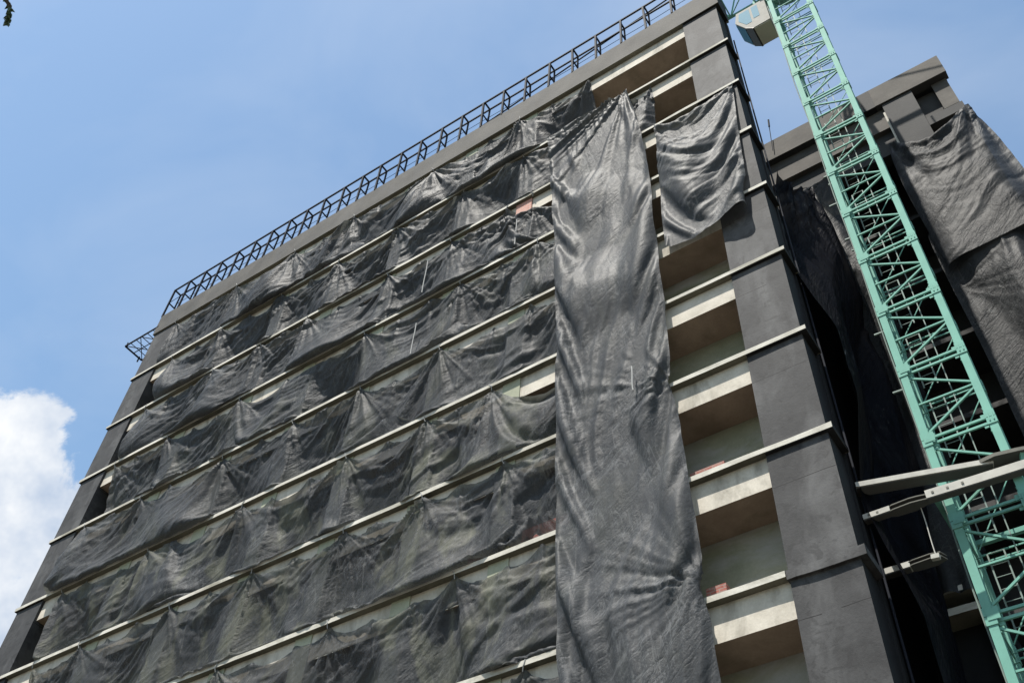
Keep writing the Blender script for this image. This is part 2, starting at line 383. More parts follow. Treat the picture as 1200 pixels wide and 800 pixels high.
# inner columns behind the netting
CX = [-9.0, -12.15, -15.6, -19.0, -22.4, -26.3]
for x in CX:
    MB().box(x-.32, x+.32, .155, 1.2, 0, 41.87).build('column', M['greenconc'], B, BO)
for k in range(-1, 11):
    zb = lev(k)-TH if k >= 0 else 41.88
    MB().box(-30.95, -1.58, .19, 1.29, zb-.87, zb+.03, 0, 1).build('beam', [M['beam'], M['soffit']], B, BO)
MB().box(-30.95, -1.56, 1.28, 1.8, 0, 42).build('back_wall', M['plaster'], B, BO)
MB().box(XL+.15, -2.7, 1.79, 13, 0, 41.2).build('rear_body', M['wing'], B, BO)
MB().box(XL+.2, -2.75, 1.0, 12.9, 41.21, 41.6).build('roof', M['wing'], B, BO)
def bricks(x0, x1, k, h, y=.62, t=.12):
    z = lev(k)
    MB().box(x0, x1, y, y+t, z-.005, z+h).build('brick_infill', M['brickd'] if x0 < -5 else M['brickm'], B, BO)
bricks(-21.5, -17.2, 0, 1.25, .45); bricks(-15.2, -12.6, 4, .95, .4); bricks(-10.2, -6.8, 6, .8, .4)
bricks(-12, -10.6, 2, .6, .4); bricks(-3.62, -2.72, 6, .46, .36, .2); bricks(-3.55, -3.08, 7, .5, .36, .2)
MB().box(-9.36, -8.66, .13, .3, 34.1, 34.93).build('brick_patch', M['brick'], B, BO)

# ------------------------------------------------------------------ roof railing (steel frames)
RO = (-16.3, .2, 43.4)
rl = tag(empty('roof_railing', RO), 'dark steel frame railing running along the roof parapet', 'railing')
ztop = 45.74
for (y, z, wd) in ((0.02, ztop, .075), (.43, ztop, .07)):
    MB().bar((-32.6, y, z), (.2, y, z), wd).build('rail', M['steel'], rl, RO)
for (y, z) in ((.43, 44.95), (.43, 44.3)):
    MB().tube([(-32.6+i*1.025, y, z+.03*math.sin(i*1.7)) for i in range(33)], .012, 5).build('cable', M['steel'], rl, RO)
p = MB().bar((0,0,0), (0,0,2.36), .085); brk = MB()
brk.bar((0,.02,2.34), (0,.43,2.34), .07); brk.bar((0,.43,2.36), (0,.43,1.15), .065); brk.bar((0,.02,1.2), (0,.43,1.17), .055); brk.bar((0,.02,1.2), (0,.43,2.3), .03)
po = p.build('post', M['steel'], rl); bo = brk.build('bracket', M['steel'], rl)
first = True
for i in range(27):
    x = -32.56 + i*1.224
    loc = (x-RO[0], .02-RO[1], 43.40-RO[2]); loc2 = (x-RO[0], .0-RO[1], 43.40-RO[2])
    if first: po.location = loc; bo.location = loc2; first = False
    else:
        j = random.uniform(-.05, .05); loc = (loc[0]+j, loc[1], loc[2]); loc2 = (loc2[0]+j, loc2[1], loc2[2])
        c = copy_part(po, rl, loc); c.rotation_euler.y = R(random.uniform(-1.2, 1.2))
        c = copy_part(bo, rl, loc2); c.rotation_euler.y = R(random.uniform(-1.2, 1.2))

# lattice frame sticking out of the left roof corner
FO = (-33.8, .6, 42.5)
fr = tag(empty('catch_frame', FO), 'small dark steel lattice frame sticking out past the left roof corner', 'steel frame')
x0, x1, y0, y1, z = -35.0, -32.4, .02, 1.2, 42.5
f1 = MB()
for a, b in (((x0,y0,z),(x1,y0,z)), ((x0,y0,z),(x0,y1,z)), ((x0,y1,z),(x1,y1,z))): f1.bar(a, b, .07)
f1.build('frame', M['steel'], fr, FO)
f2 = MB()
for i in range(1, 6): x = x0+i*.43; f2.bar((x, y0, z-.01), (x, y1, z-.01), .03)
f2.bar((x0, .6, z), (x1, .6, z), .04)
f2.bar((x0, y0, z+.02), (x0+1.2, y1, z+.02), .035); f2.bar((x0+1.2, y0, z+.02), (x0, y1, z+.02), .035); f2.bar((x0+1.2, y0, z+.02), (x0+2.4, y1, z+.02), .035)
f2.build('lattice', M['steel'], fr, FO)
MB().bar((x0, y1-.2, z-.3), (x0, y1-.2, z+.1), .06).build('clamp', M['steel'], fr, FO); MB().bar((x0+.1, y0, z-.1), (x0+.1, y0, z+.25), .04).build('clamp', M['steel'], fr, FO)

# ------------------------------------------------------------------ cloth
def cloth_sim(P, rx, rz, W, T, clamp, iters=260, g=.0016, shear=.35, bend=.06, wind=None, damp=.94, comp=.55, zsag=None):
    """position based cloth; P (nz,nx,3), rx (nx-1) and rz (nz-1) rest lengths, W 0 for pinned."""
    nz_, nx_ = P.shape[:2]; Q = P.copy(); W3 = W[..., None]
    ZMIN = (P[0, :, 2].min() - (0 if zsag is None else zsag) - np.concatenate([[0], np.cumsum(rz)]))[:, None]
    RX = np.broadcast_to(rx[None, :], (nz_, nx_-1)); RZ = np.broadcast_to(rz[:, None], (nz_-1, nx_))
    DG = np.sqrt(rx[None, :]**2 + rz[:, None]**2)
    def con(s1, s2, rest, ks, kc):
        d = P[s2]-P[s1]; l = np.sqrt((d*d).sum(-1))+1e-9
        df = (l-rest)/l
        k = np.where(df > 0, ks, kc)
        w1, w2 = W[s1], W[s2]; c = (k*df/(w1+w2+1e-9))[..., None]*d
        P[s1] += c*w1[..., None]; P[s2] -= c*w2[..., None]
    S = np.s_
    for it in range(iters):
        vel = (P-Q)*damp; Q = P.copy()
        P = P + vel*W3
        P[..., 2] -= g*W
        if wind is not None: P[..., 1] += wind*W
        for rep in range(3):
            for par in (0, 1):
                e = (nx_-par)//2*2
                con(S[:, par:par+e:2], S[:, par+1:par+e:2], RX[:, par:par+e:2], 1, comp)
                e = (nz_-par)//2*2
                con(S[par:par+e:2], S[par+1:par+e:2], RZ[par:par+e:2], 1, comp)
                con(S[par:par+e:2, :-1], S[par+1:par+e:2, 1:], DG[par:par+e:2], shear, shear*.5)
                con(S[par:par+e:2, 1:], S[par+1:par+e:2, :-1], DG[par:par+e:2], shear, shear*.5)
        for s in (3,):
            for off in range(0, 2*s, s):
                a = np.arange(nx_-s)[(np.arange(nx_-s)//s) % 2 == off//s]
                con((slice(None), a), (slice(None), a+s), RX[:, a]*s, bend, bend)
                a = np.arange(nz_-s)[(np.arange(nz_-s)//s) % 2 == off//s]
                con((a,), (a+s,), (RZ[a]*s), bend, bend)
        P[..., 2] = np.maximum(P[..., 2], ZMIN)
        clamp(P)
        P = np.where(W3 > 0, P, T)
    return P

def upsample(P):
    def up1(A):
        B = np.repeat(A, 2, 0)[:-1].copy(); n = len(A)
        A0 = np.concatenate([A[:1]*2-A[1:2], A, A[-1:]*2-A[-2:-1]])
        B[1::2] = (-A0[:n-1] + 9*A0[1:n] + 9*A0[2:n+1] - A0[3:n+2])/16
        return B
    return up1(up1(P).transpose(1, 0, 2)).transpose(1, 0, 2)
def rand1(t):                        # irregular crisp 1-D profile: random heights joined by straight flanks
    tab = rng.uniform(-1, 1, 997); tab[::3] *= .35
    i = np.floor(t).astype(int); f = t-i; f = np.clip(f*1.25-.125, 0, 1)
    return tab[i % 997]*(1-f)+tab[(i+1) % 997]*f
def add_folds(P, fans=(), swags=(), dirs=()):
    """small creases pulled into the hung cloth: fans from the tie points, swags between them, long diagonals"""
    x, z = P[..., 0], P[..., 2]; sh = x.shape
    n1 = smooth_noise(sh, (max(2, sh[0]//22), max(2, sh[1]//22)), 1.); n2 = smooth_noise(sh, (max(2, sh[0]//50), max(2, sh[1]//50)), 1.)
    D = np.zeros(sh)
    for (xp, zp, k, amp, reach, bias) in fans:
        dx, dz = x-xp, zp-z; r = np.hypot(dx, dz)+1e-6; th = np.arctan2(dx, dz)
        ww = np.clip(r/.3, 0, 1)*np.exp(-(r/reach)**2)*np.where(th < 0, 1+bias, 1-bias*.5)
        D += amp*ww*(rand1(th*k*.42 + 40 + n2*.5) + .55*rand1(th*k*1.0 + 90 + n1*.4))
    for (a, b, zt, sag, amp) in swags:
        t = np.clip((x-a)/(b-a), 0, 1); q = (zt-z)-sag*4*t*(1-t)
        D += amp*np.sin(math.pi*t)**1.3*np.exp(-np.clip(q, 0, 9)/1.5)*(rand1(q/.27+60+n2*.7)+.35*rand1(q/.11+200+n1*.4))
    for (ax, az, lam, amp) in dirs:
        l = math.hypot(ax, az); gate = np.clip(smooth_noise(sh, (max(2, sh[0]//40), max(2, sh[1]//60)), 1.)*.9+.45, 0, 1)
        u = (x*ax+z*az)/l/lam+500
        D += amp*gate*(rand1(u+n2*.8)+.5*rand1(u*2.3+n2*1.2+n1*.3))
    P[..., 1] -= D
    return P
def cloth_obj(name, P, mat, du, dv, uoff=0, folds=None, lim=None, lo=None):
    P = upsample(P); du /= 2; dv /= 2
    if folds: P = add_folds(P, **folds)
    if lim is not None: P[..., 1] = np.minimum(P[..., 1], lim(P))
    if lo is not None: P[..., 1] = np.maximum(P[..., 1], lo(P))
    nz_, nx_ = P.shape[:2]
    me = bpy.data.meshes.new(name)
    idx = np.arange(nz_*nx_).reshape(nz_, nx_)
    q = np.stack([idx[1:, :-1], idx[1:, 1:], idx[:-1, 1:], idx[:-1, :-1]], -1).reshape(-1, 4)
    org = Vector(P.reshape(-1, 3).mean(0)); org.z = float(P[..., 2].min())
    me.vertices.add(nz_*nx_); me.vertices.foreach_set('co', (P.reshape(-1, 3)-np.array(org)).ravel())
    me.loops.add(q.size); me.loops.foreach_set('vertex_index', q.ravel().astype(np.int32))
    me.polygons.add(len(q)); me.polygons.foreach_set('loop_start', np.arange(0, q.size, 4, dtype=np.int32))
    me.update(calc_edges=True)
    uvl = me.uv_layers.new(name='UVMap')
    U = (np.arange(nx_)*du+uoff)[None, :].repeat(nz_, 0).ravel(); V = (-np.arange(nz_)*dv)[:, None].repeat(nx_, 1).ravel()
    lv = q.ravel(); uvl.data.foreach_set('uv', np.stack([U[lv], V[lv]], -1).ravel())
    me.polygons.foreach_set('use_smooth', [True]*len(q)); me.materials.append(mat); me.update(); me.validate()
    o = bpy.data.objects.new(name, me); col.objects.link(o); o.location = org
    return o

def smooth_noise(shape, cells, amp):
    a = rng.normal(0, 1, (cells[0]+2, cells[1]+2))
    yy = np.linspace(0, cells[0], shape[0]); xx = np.linspace(0, cells[1], shape[1])
    y0 = yy.astype(int); x0 = xx.astype(int); fy = (yy-y0)[:, None]; fx = (xx-x0)[None, :]
    fy = fy*fy*(3-2*fy); fx = fx*fx*(3-2*fx)
    A = lambda i, j: a[np.ix_(y0+i, x0+j)]
    return amp*((A(0,0)*(1-fx)+A(0,1)*fx)*(1-fy) + (A(1,0)*(1-fx)+A(1,1)*fx)*fy)

COLX = np.array(CX)
def band(k, pins, slack, mat, x_end, gaps=(), droop=.03, below=None, lean=.0, hfac=1.10, seed=0, tops=None):
    """net hung between the ledge of level k and the ledge below it; pins = X of the tie points under the ledge"""
    ztop_ = (lev(k)-TH if k >= 0 else 41.88) - .03
    zbot = lev(k+1)+.015
    H = ztop_-zbot; du = .095
    pins = list(pins)
    if pins[-1] < x_end-.2: pins.append(x_end)
    main = set(pins); q_ = []; tp = list(tops or []) + [0]*9; tq = []
    for i_, a in enumerate(pins):
        q_.append(a); tq.append(tp[i_])
        if i_ < len(pins)-1 and pins[i_+1]-a > 1.8 and not (tp[i_] > .2 or tp[i_+1] > .2):
            b = pins[i_+1]; fr_ = [.34, .67] if b-a > 3.9 else [.5]
            for f_ in fr_: q_.append(a+(b-a)*(f_+rng.uniform(-.06, .06))); tq.append(rng.uniform(.02, .26) if rng.random() < .8 else rng.uniform(.3, .5))
    pins, tops = q_, tq
    xs, rs = [pins[0]], []; pin_i = [0]
    sl_ = []
    for a, b in zip(pins[:-1], pins[1:]):
        s = slack[len(sl_) % len(slack)]; sl_.append(s)
        m = max(3, int(round((b-a)*(1+s)/du)))
        xs += list(np.linspace(a, b, m+1)[1:]); rs += [(b-a)*(1+s)/m]*m; pin_i.append(len(xs)-1)
    xs = np.array(xs); rx = np.array(rs); nx_ = len(xs)
    nz_ = int(H*hfac/du)+1; rz = np.full(nz_-1, H*hfac/(nz_-1))
    P = np.zeros((nz_, nx_, 3)); t = np.linspace(0, 1, nz_)[:, None]
    ln = smooth_noise((1, nx_), (1, max(2, nx_//35)), .35)+lean
    P[..., 0] = xs[None, :] + ln*t
    P[..., 2] = ztop_ - H*t
    P[..., 1] = .05 + .1*t + smooth_noise((nz_, nx_), (4, nx_//7), .07) + smooth_noise((nz_, nx_), (9, nx_//3), .025)
    W = np.ones((nz_, nx_)); T = P.copy()
    for n_, i in enumerate(pin_i):
        for j in ((-1, 0, 1) if 0 < i < nx_-1 else (0,)):
            W[0, i+j] = 0; T[0, i+j] = (xs[i]+.03*j, .06, ztop_-(tops[n_] if tops and n_ < len(tops) else 0))
    # tucked-in lower hem
    step = 5
    for i in range(0, nx_, step):
        x = P[-1, i, 0]
        gp = [(a, b) for a, b in gaps if a < x < b]
        if gp:
            a, b = gp[0]; W[-1, i] = 0; T[-1, i] = (x, .10, zbot+.95*math.sin(math.pi*(x-a)/(b-a))**.8); continue
        if rng.random() < .05: continue
        W[-1, i] = 0; T[-1, i] = (x + rng.normal(0, .12), .16+.10*rng.random(), zbot)
    P = np.where(W[..., None] > 0, P, T)
    zbeam = ztop_-.86
    def clamp(P):
        x, y, z_ = P[..., 0], P[..., 1], P[..., 2]
        lim = np.where(z_ > zbeam, .172, np.minimum(.172+(zbeam-z_)*1.2, .95))
        near = np.abs(x[..., None]-COLX).min(-1)
        lim = np.where(near < .36, .13, lim)
        P[..., 1] = np.clip(y, np.where(x > -8.1, -.02, -.42), lim)
        P[..., 2] = np.where((z_ < zbot) & (P[..., 1] > -.03), zbot, z_)
        P[..., 2] = np.minimum(P[..., 2], ztop_+.0)
    wind = smooth_noise((nz_, nx_), (2, max(3, nx_//18)), .0007) + .0003
    P = cloth_sim(P, rx, rz, W, T, clamp, wind=wind, zsag=.75)
    fans = [(xs[i], ztop_-(tops[n_] if tops and n_ < len(tops) else 0), rng.uniform(12, 19), .105, rng.uniform(1.6, 2.6), .5) for n_, i in enumerate(pin_i) if float(xs[i]) in main]
    mp_ = sorted(main); sw = [(a, b, ztop_, rng.uniform(.4, 1.0), rng.uniform(.05, .11)) for a, b in zip(mp_[:-1], mp_[1:])]
    dr = [(.6, -1., .30, .06), (1., -.75, .34, .045)]
    NETF = P
    ob_ = cloth_obj('netting', P, mat, du, du, uoff=seed*41., folds=dict(fans=fans, swags=sw, dirs=dr), lim=lambda P: np.where(np.abs(P[..., 0][..., None]-COLX).min(-1) < .36, .135, np.where(P[..., 2] > zbeam, .175, 9)), lo=lambda P: np.where(P[..., 0] > -8.1, -.035, -9))
    for x in sorted(main):
        if x > -8: continue
        a = Vector((x, .03, ztop_-.1)); a2 = Vector((x+rng.uniform(-.05, .05), -.02, ztop_+.03)); a3 = Vector((x+rng.uniform(-.1, .1), -.012, ztop_+.03+(TH if k >= 0 else .2)))
        MB().tube([a, a2, a3], .014, 5).build('tie_cord', M['rope'], ob_, ob_.location)
    return ob_

T1 = tarp_mat('black_netting_a', .044, .05, 1.); T2 = tarp_mat('black_netting_b', .044, .08, 2., olive=.14); T3 = tarp_mat('black_netting_c', .044, .17, 3., olive=.36)
T5 = tarp_mat('shaded_netting_e', .003, .02, 5., spec=.02, tint=(.85,.88,1.5))  # netting copy darkened and blued, recess shade put into its colour
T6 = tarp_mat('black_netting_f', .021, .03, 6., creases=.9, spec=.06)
T4 = tarp_mat('black_netting_d', .050, .03, 4., creases=.62, olive=.06, spec=.06)
G = 'long nets draped between the floor ledges'
vx = -6.2
S1 = [.018, .035, .01, .028, .016, .045, .014, .03]
tag(band(-1, [-30.85,-26.5,-22.6,-18.86,-14.2,-9.52,-5.95], S1, T1, -5.95, gaps=[(-20.3,-17.2)], tops=None, seed=1, lean=.15),
    'topmost long black net, draped below the roof parapet', 'netting', G)
tag(band(0, [-29.6,-26.27,-22.42,-19.0,-15.62,-12.14,-9.1], S1[2:]+S1[:2], T1, vx, seed=2), 'second long black net from the top, with evenly spaced peaks under the first ledge', 'netting', G)
tag(band(1, [-29.9,-25.5,-22.6,-19.9,-15.57,-12.4,-9.75,-8.55], S1[1:], T1, vx, seed=3, tops=[0,0,0,0,0,0,.05,.85,.95]), 'long black net sagging beside the pink brick patch, third from the top', 'netting', G)
tag(band(2, [-30.2,-26.9,-22.7,-16.1,-11.58,-8.2], [.02,.03,.015,.03,.05], T2, vx, seed=4, droop=.0, gaps=[(-12.2,-10.8)]), 'smooth tightly stretched long black net, fourth from the top', 'netting', G)
tag(band(3, [-30.3,-26.95,-22.4,-18.79,-15.58,-12.06], S1[3:], T2, vx, seed=5, gaps=[(-15.2,-12.9)]), 'long black net with red brick showing below its hem, fifth from the top', 'netting', G)
tag(band(4, [-29.7,-24.9,-20.2,-15.46,-12.2,-9.65], S1[5:]+[.12], T3, vx, seed=6, tops=[0,0,0,0,0,.05,.28]), 'long net with a dark open fold beside the tall hanging sheet, sixth from the top', 'netting', G)
tag(band(5, [-29.3,-26.8,-22.3,-18.6,-14.81,-11.81,-8.96], S1, T3, vx, seed=7, gaps=[(-9.4,-7.0)]), 'long see-through net with pale green concrete showing and brick below its right end', 'netting', G)
tag(band(6, [-28.9,-25.6,-22.4,-18.9,-14.6,-10.28], S1[2:], T3, vx, seed=8), 'second lowest long net, pale green behind, one sharp peak near the tall sheet', 'netting', G)
tag(band(7, [-30,-26,-22,-18,-14,-10.1,-8], S1[4:], T3, vx, seed=9), 'lowest long net, cut off by the bottom edge of the view', 'netting', G)
tag(band(0, [-4.75,-3.32], [.12], T1, -3.32, seed=12, hfac=1.12), 'narrow scrap of black net hanging under the first ledge right of the tall sheet', 'netting')

def poly(z, pts):
    pts = sorted(pts); return np.interp(z, [a for a, b in pts], [b for a, b in pts])
def hang(name, zt, zb, left, right, y, mat, slack=.1, hslack=1.02, pins=None, side=(), du=.11, clampf=None, ytop=None, flim=None, folds=None, straight=False, iters=300, rip=.08, topz=None, wind=.0, seed=0, shear=.3, comp=.5, grav=.0008, zsag=.15):
    wmid = poly(np.array([(zt+zb)/2]), right)[0]-poly(np.array([(zt+zb)/2]), left)[0]
    wtop = poly(np.array([zt]), right)[0]-poly(np.array([zt]), left)[0]; wmax = max(wmid, wtop)
    nx_ = int(wmax*(1+slack)/du)+1; rx = np.full(nx_-1, wmax*(1+slack)/(nx_-1))
    nz_ = int((zt-zb)*hslack/du)+1; rz = np.full(nz_-1, (zt-zb)*hslack/(nz_-1))
    t = np.linspace(0, 1, nz_)[:, None]; s = np.linspace(0, 1, nx_)[None, :]
    P = np.zeros((nz_, nx_, 3)); Z = zt-(zt-zb)*t + 0*s
    lx, rxp = poly(Z[:, 0], left)[:, None], poly(Z[:, 0], right)[:, None]
    P[..., 0] = lx+(rxp-lx)*s; P[..., 2] = Z
    P[..., 1] = y + rip*np.sin(2*math.pi*(s*5+.6*np.sin(t*9)+.15*t*nz_/40))*np.minimum(1, t*6) + smooth_noise((nz_, nx_), (max(2, nz_//12), max(2, nx_//5)), rip*.7)
    W = np.ones((nz_, nx_)); T = P.copy()
    for (u, dz) in pins:
        i = min(nx_-1, int(round(u*(nx_-1))))
        for j in (-1, 0, 1):
            if 0 <= i+j < nx_:
                W[0, i+j] = 0; T[0, i+j] = (P[0, 0, 0]+(P[0, -1, 0]-P[0, 0, 0])*u+.02*j, ytop if ytop is not None else y, zt+dz)
    for (sd_, zz, span, x, yy) in side:        # gathered tie: a run of edge points bunched at one spot
        c = 0 if sd_ == 'l' else nx_-1
        ii = np.where(np.abs(Z[:, 0]-zz) < span/2)[0]
        for n_, i in enumerate(ii):
            W[i, c] = 0; T[i, c] = (x, yy, zz + (Z[i, 0]-zz)*.25)
    for e_, c_, xx_ in (('l', 0, lx), ('r', -1, rxp)):
        if straight and e_ in straight: W[:, c_] = 0; T[:, c_, 0] = xx_[:, 0]; T[:, c_, 1] = y-.02+.03*np.sin(Z[:, 0]*2.1); T[:, c_, 2] = Z[:, 0]
    P = np.where(W[..., None] > 0, P, T)
    wd = smooth_noise((nz_, nx_), (max(2, nz_//25), 3), .0003)+wind
    P = cloth_sim(P, rx, rz, W, T, clampf, iters=iters, wind=wd, shear=shear, comp=comp, g=grav, zsag=zsag)
    return cloth_obj(name, P, mat, du, du, uoff=seed*41., folds=folds, lim=flim)

def clamp_front(P):
    P[..., 1] = np.clip(P[..., 1], -.42, -.04)
tall = hang('netting', 38.45, 9.5, [(38.45,-7.85),(32.7,-7.5),(25,-7.2),(18,-7.08),(9,-6.7)], [(38.6,-4.2),(35.5,-3.85),(32.2,-3.64),(29,-3.66),(25,-3.58),(22.2,-3.56),(21.4,-3.7),(20.6,-3.56),(17,-3.4),(15.6,-3.33),(14.9,-3.46),(14.1,-3.3),(9,-3.1)],
     -.13, T4, .075, 1.0, [(0,-.03),(.2,-.02),(.38,0),(.55,0),(.7,.02),(.82,.05),(.9,.08),(.96,.1),(1,.12)],
     clampf=clamp_front, flim=lambda P: -.045, seed=14, iters=320, rip=.1, straight='lr',
     folds=dict(fans=[(-3.6,21.35,18,.06,2.6,0),(-3.36,14.95,18,.06,2.6,0),(-4.3,38.8,30,.10,11,.25),(-7.8,38.5,14,.03,2,0)], dirs=[(1,-.14,.34,.085),(1,-.33,.42,.06)]))
tag(tall, 'tall crinkled grey-black net hanging down the facade across all the ledges', 'netting')
def clamp_sq(P):
    lim = np.where(P[..., 2] > 32.0, .06, -.03)
    P[..., 1] = np.clip(P[..., 1], -.6, lim)
sq = hang('netting', 34.95, 27.35, [(35,-3.28),(27,-3.42)], [(35,-.24),(31,-.45),(29,-.52),(27.5,-.8)], -.05, T4, .05, 1.01,
     [(0,-.06),(.12,-.5),(.55,-.55),(.94,-.02),(.97,0),(1,0)], straight='lr', clampf=clamp_sq, ytop=.03, flim=lambda P: np.where(P[..., 2] > 34.5, .1, -.03), seed=15, rip=.10, wind=.0,
     folds=dict(fans=[(-.25,34.95,16,.07,4.2,.2),(-3.3,34.9,12,.03,2,0)], swags=[(-3.4,-.3,34.6,2.2,.08),(-3.4,-.4,31.5,1.2,.07)], dirs=[(.8,-1,.3,.07),(1,-.6,.34,.05)]))
tag(sq, 'square black net slung over the opening beside the right corner column', 'netting')

# loose white cords
for (x, za, zb_, lab) in ((-13.3, 34.0, 31.95, 'upper short white cord hanging on the middle of the netted facade'), (-13.28, 30.1, 28.4, 'lower short white cord hanging on the middle of the netted facade'),
                      (-9.1, 33.45, 31.85, 'short white cord hanging below the pink brick patch'), (-4.69, 22.5, 21.55, 'white cord lying on the tall hanging net')):
    yy = -.24 if x > -5 else -.12
    if x > -5:
        Vv = np.array([tall.matrix_world.translation]*1)
    c = MB().tube([(x+.008*math.sin(i*.8), yy, za+(zb_-za)*i/8) for i in range(9)], .02, 6)
    tag(c.build('cord', M['rope']), lab, 'cord')

# ------------------------------------------------------------------ rear wing
WO = (2, 8, 0)
WG = tag(empty('wing_building', WO), 'dark concrete wing set back behind the tower crane, roof band and netting', 'building')
def wbox(name, m, *a): return MB().box(*a).build(name, m, WG, WO)
rough_ledge(-2.6, 6.42, 7.0, 7.4, 40.84, 42.25, seg=.5).build('parapet', [M['wingconc'], M['wing']], WG, WO)
wbox('parapet_shadow', M['black'], 3.05, 3.5, 6.985, 7.3, 40.8, 42.2)  # dark box stands in for a shadow across the parapet
wbox('beam', M['wingconc'], -2.6, 3.74, 7.28, 7.7, 39.35, 40.83)
wbox('beam', M['wing'], -2.6, 3.74, 7.5, 8.0, 37.9, 39.34)
wbox('wall', M['plaster'], -2.6, 1.02, 7.75, 8.2, 30, 37.89)
wbox('wall', M['black'], -2.6, 1.02, 7.75, 8.2, 0, 29.99)  # lower wall coloured black to hold the block's shade
wbox('wall', M['wing'], -2.6, 6.3, 10.6, 14, 0, 42.0)
wbox('wall', M['wing'], 3.62, 6.36, 7.9, 10.59, 0, 37.2)
wbox('column', M['wing'], 3.74, 4.96, 7.08, 7.89, 0, 40.835)
wbox('column_cheek', M['ledge'], 3.66, 3.738, 7.12, 7.5, 36.5, 40.3)
wbox('recess_wall', M['wing'], 4.965, 5.7, 7.6, 10.5, 37.0, 40.83)
wbox('recess_block', M['wingconc'], 5.71, 6.3, 7.3, 10.5, 38.8, 40.83)
wbox('ledge', M['wing'], 4.97, 6.36, 7.12, 10.5, 37.95, 38.5)
wbox('column', M['wing'], .75, 1.0, 7.3, 7.74, 0, 37.89)
wbox('roof', M['wing'], -2.6, 6.35, 7.41, 14, 41.2, 41.5)
for k in range(1, 11):
    z = lev(k)
    rough_ledge(-2.6, 1.0, 7.05, 7.76, z-.13, z+.02).build('ledge', LM, WG, WO)
    if k >= 5: rough_ledge(-2.6, 1.0, 7.05, 7.76, z-.75, z-.55).build('ledge', LM, WG, WO)
    wbox('landing', M['wing'], 1.021, 3.61, 8.6, 10.58, z-.2, z)
def clamp_w(y0):
    def f(P): P[..., 1] = np.clip(P[..., 1], 6.55, y0)
    return f
wa = hang('netting', 37.62, 30.4, [(38,3.38),(31,3.28),(22,3.4)], [(38,6.44),(32,6.66),(22,6.7)], 6.85, T6, .16, 1.02, [(0,0),(.05,-.08),(.45,-.95),(.95,.1),(.97,.12),(1,.08)],
     side=[('r',36.9,.8,6.5,6.9)], clampf=clamp_w(6.98), seed=17, rip=.15, wind=-.0001,
     folds=dict(fans=[(3.4,37.6,12,.05,2.5,0),(6.3,37.7,16,.07,4.5,.2)], swags=[(3.4,6.4,37.2,1.6,.12)], dirs=[(.6,-1,.34,.07),(1,-.8,.4,.06)]))
tag(wa, 'upper net draped from the top corner of the rear wing right of the crane', 'netting')
wb = hang('netting', 31.6, 13, [(28,3.3),(22,3.4),(13,3.4)], [(28,6.6),(13,6.6)], 6.93, T6, .08, 1.02, [(0,0),(.3,-.1),(.6,0),(1,0)], clampf=clamp_w(7.02), seed=18, rip=.06, folds=dict(fans=[(3.4,28.5,12,.03,3,0)], dirs=[(1,-.15,.3,.04),(1,-.7,.25,.03)]))
tag(wb, 'lower net on the rear wing hanging under the upper one, right edge of the view', 'netting')
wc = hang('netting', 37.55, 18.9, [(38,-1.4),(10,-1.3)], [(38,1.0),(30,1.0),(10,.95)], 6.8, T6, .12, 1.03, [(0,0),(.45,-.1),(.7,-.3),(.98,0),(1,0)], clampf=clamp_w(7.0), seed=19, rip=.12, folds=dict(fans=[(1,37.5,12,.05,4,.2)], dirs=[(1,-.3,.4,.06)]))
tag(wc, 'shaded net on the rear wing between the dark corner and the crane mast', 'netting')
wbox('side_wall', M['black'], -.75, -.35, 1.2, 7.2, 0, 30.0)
def hang_side(*a, x0=0., **k):
    o = hang(*a, **k); me = o.data; n_ = len(me.vertices); co = np.empty(n_*3); me.vertices.foreach_get('co', co); co = co.reshape(-1, 3)
    lx_, ly_, lz_ = o.location; wx = co[:, 0]+lx_; wy = co[:, 1]+ly_
    new = np.stack([x0-wy, wx, co[:, 2]+lz_-np.clip(6.5-wx, 0, 6)*1.15], -1); c_ = new.mean(0); c_[2] = new[:, 2].min()
    me.vertices.foreach_set('co', (new-c_).ravel()); me.update(); o.location = c_; return o
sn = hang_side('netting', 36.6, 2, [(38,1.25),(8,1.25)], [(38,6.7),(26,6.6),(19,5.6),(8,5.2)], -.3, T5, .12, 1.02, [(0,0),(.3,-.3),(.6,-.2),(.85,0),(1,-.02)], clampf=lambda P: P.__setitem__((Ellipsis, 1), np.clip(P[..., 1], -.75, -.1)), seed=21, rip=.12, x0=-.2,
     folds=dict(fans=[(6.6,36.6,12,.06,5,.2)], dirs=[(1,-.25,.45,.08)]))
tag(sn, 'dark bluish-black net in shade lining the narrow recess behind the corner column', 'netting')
rod = MB().tube([(-.93, 6.9, 41.3), (-.78, 6.85, 43.2)], .02, 6)
rod.tube([(-.78, 6.85, 43.2), (-.73, 6.84, 43.75)], .045, 6)
tag(rod.build('roof_rod', M['steel']), 'thin dark rod with a thick tip standing at the wing parapet', 'rod')

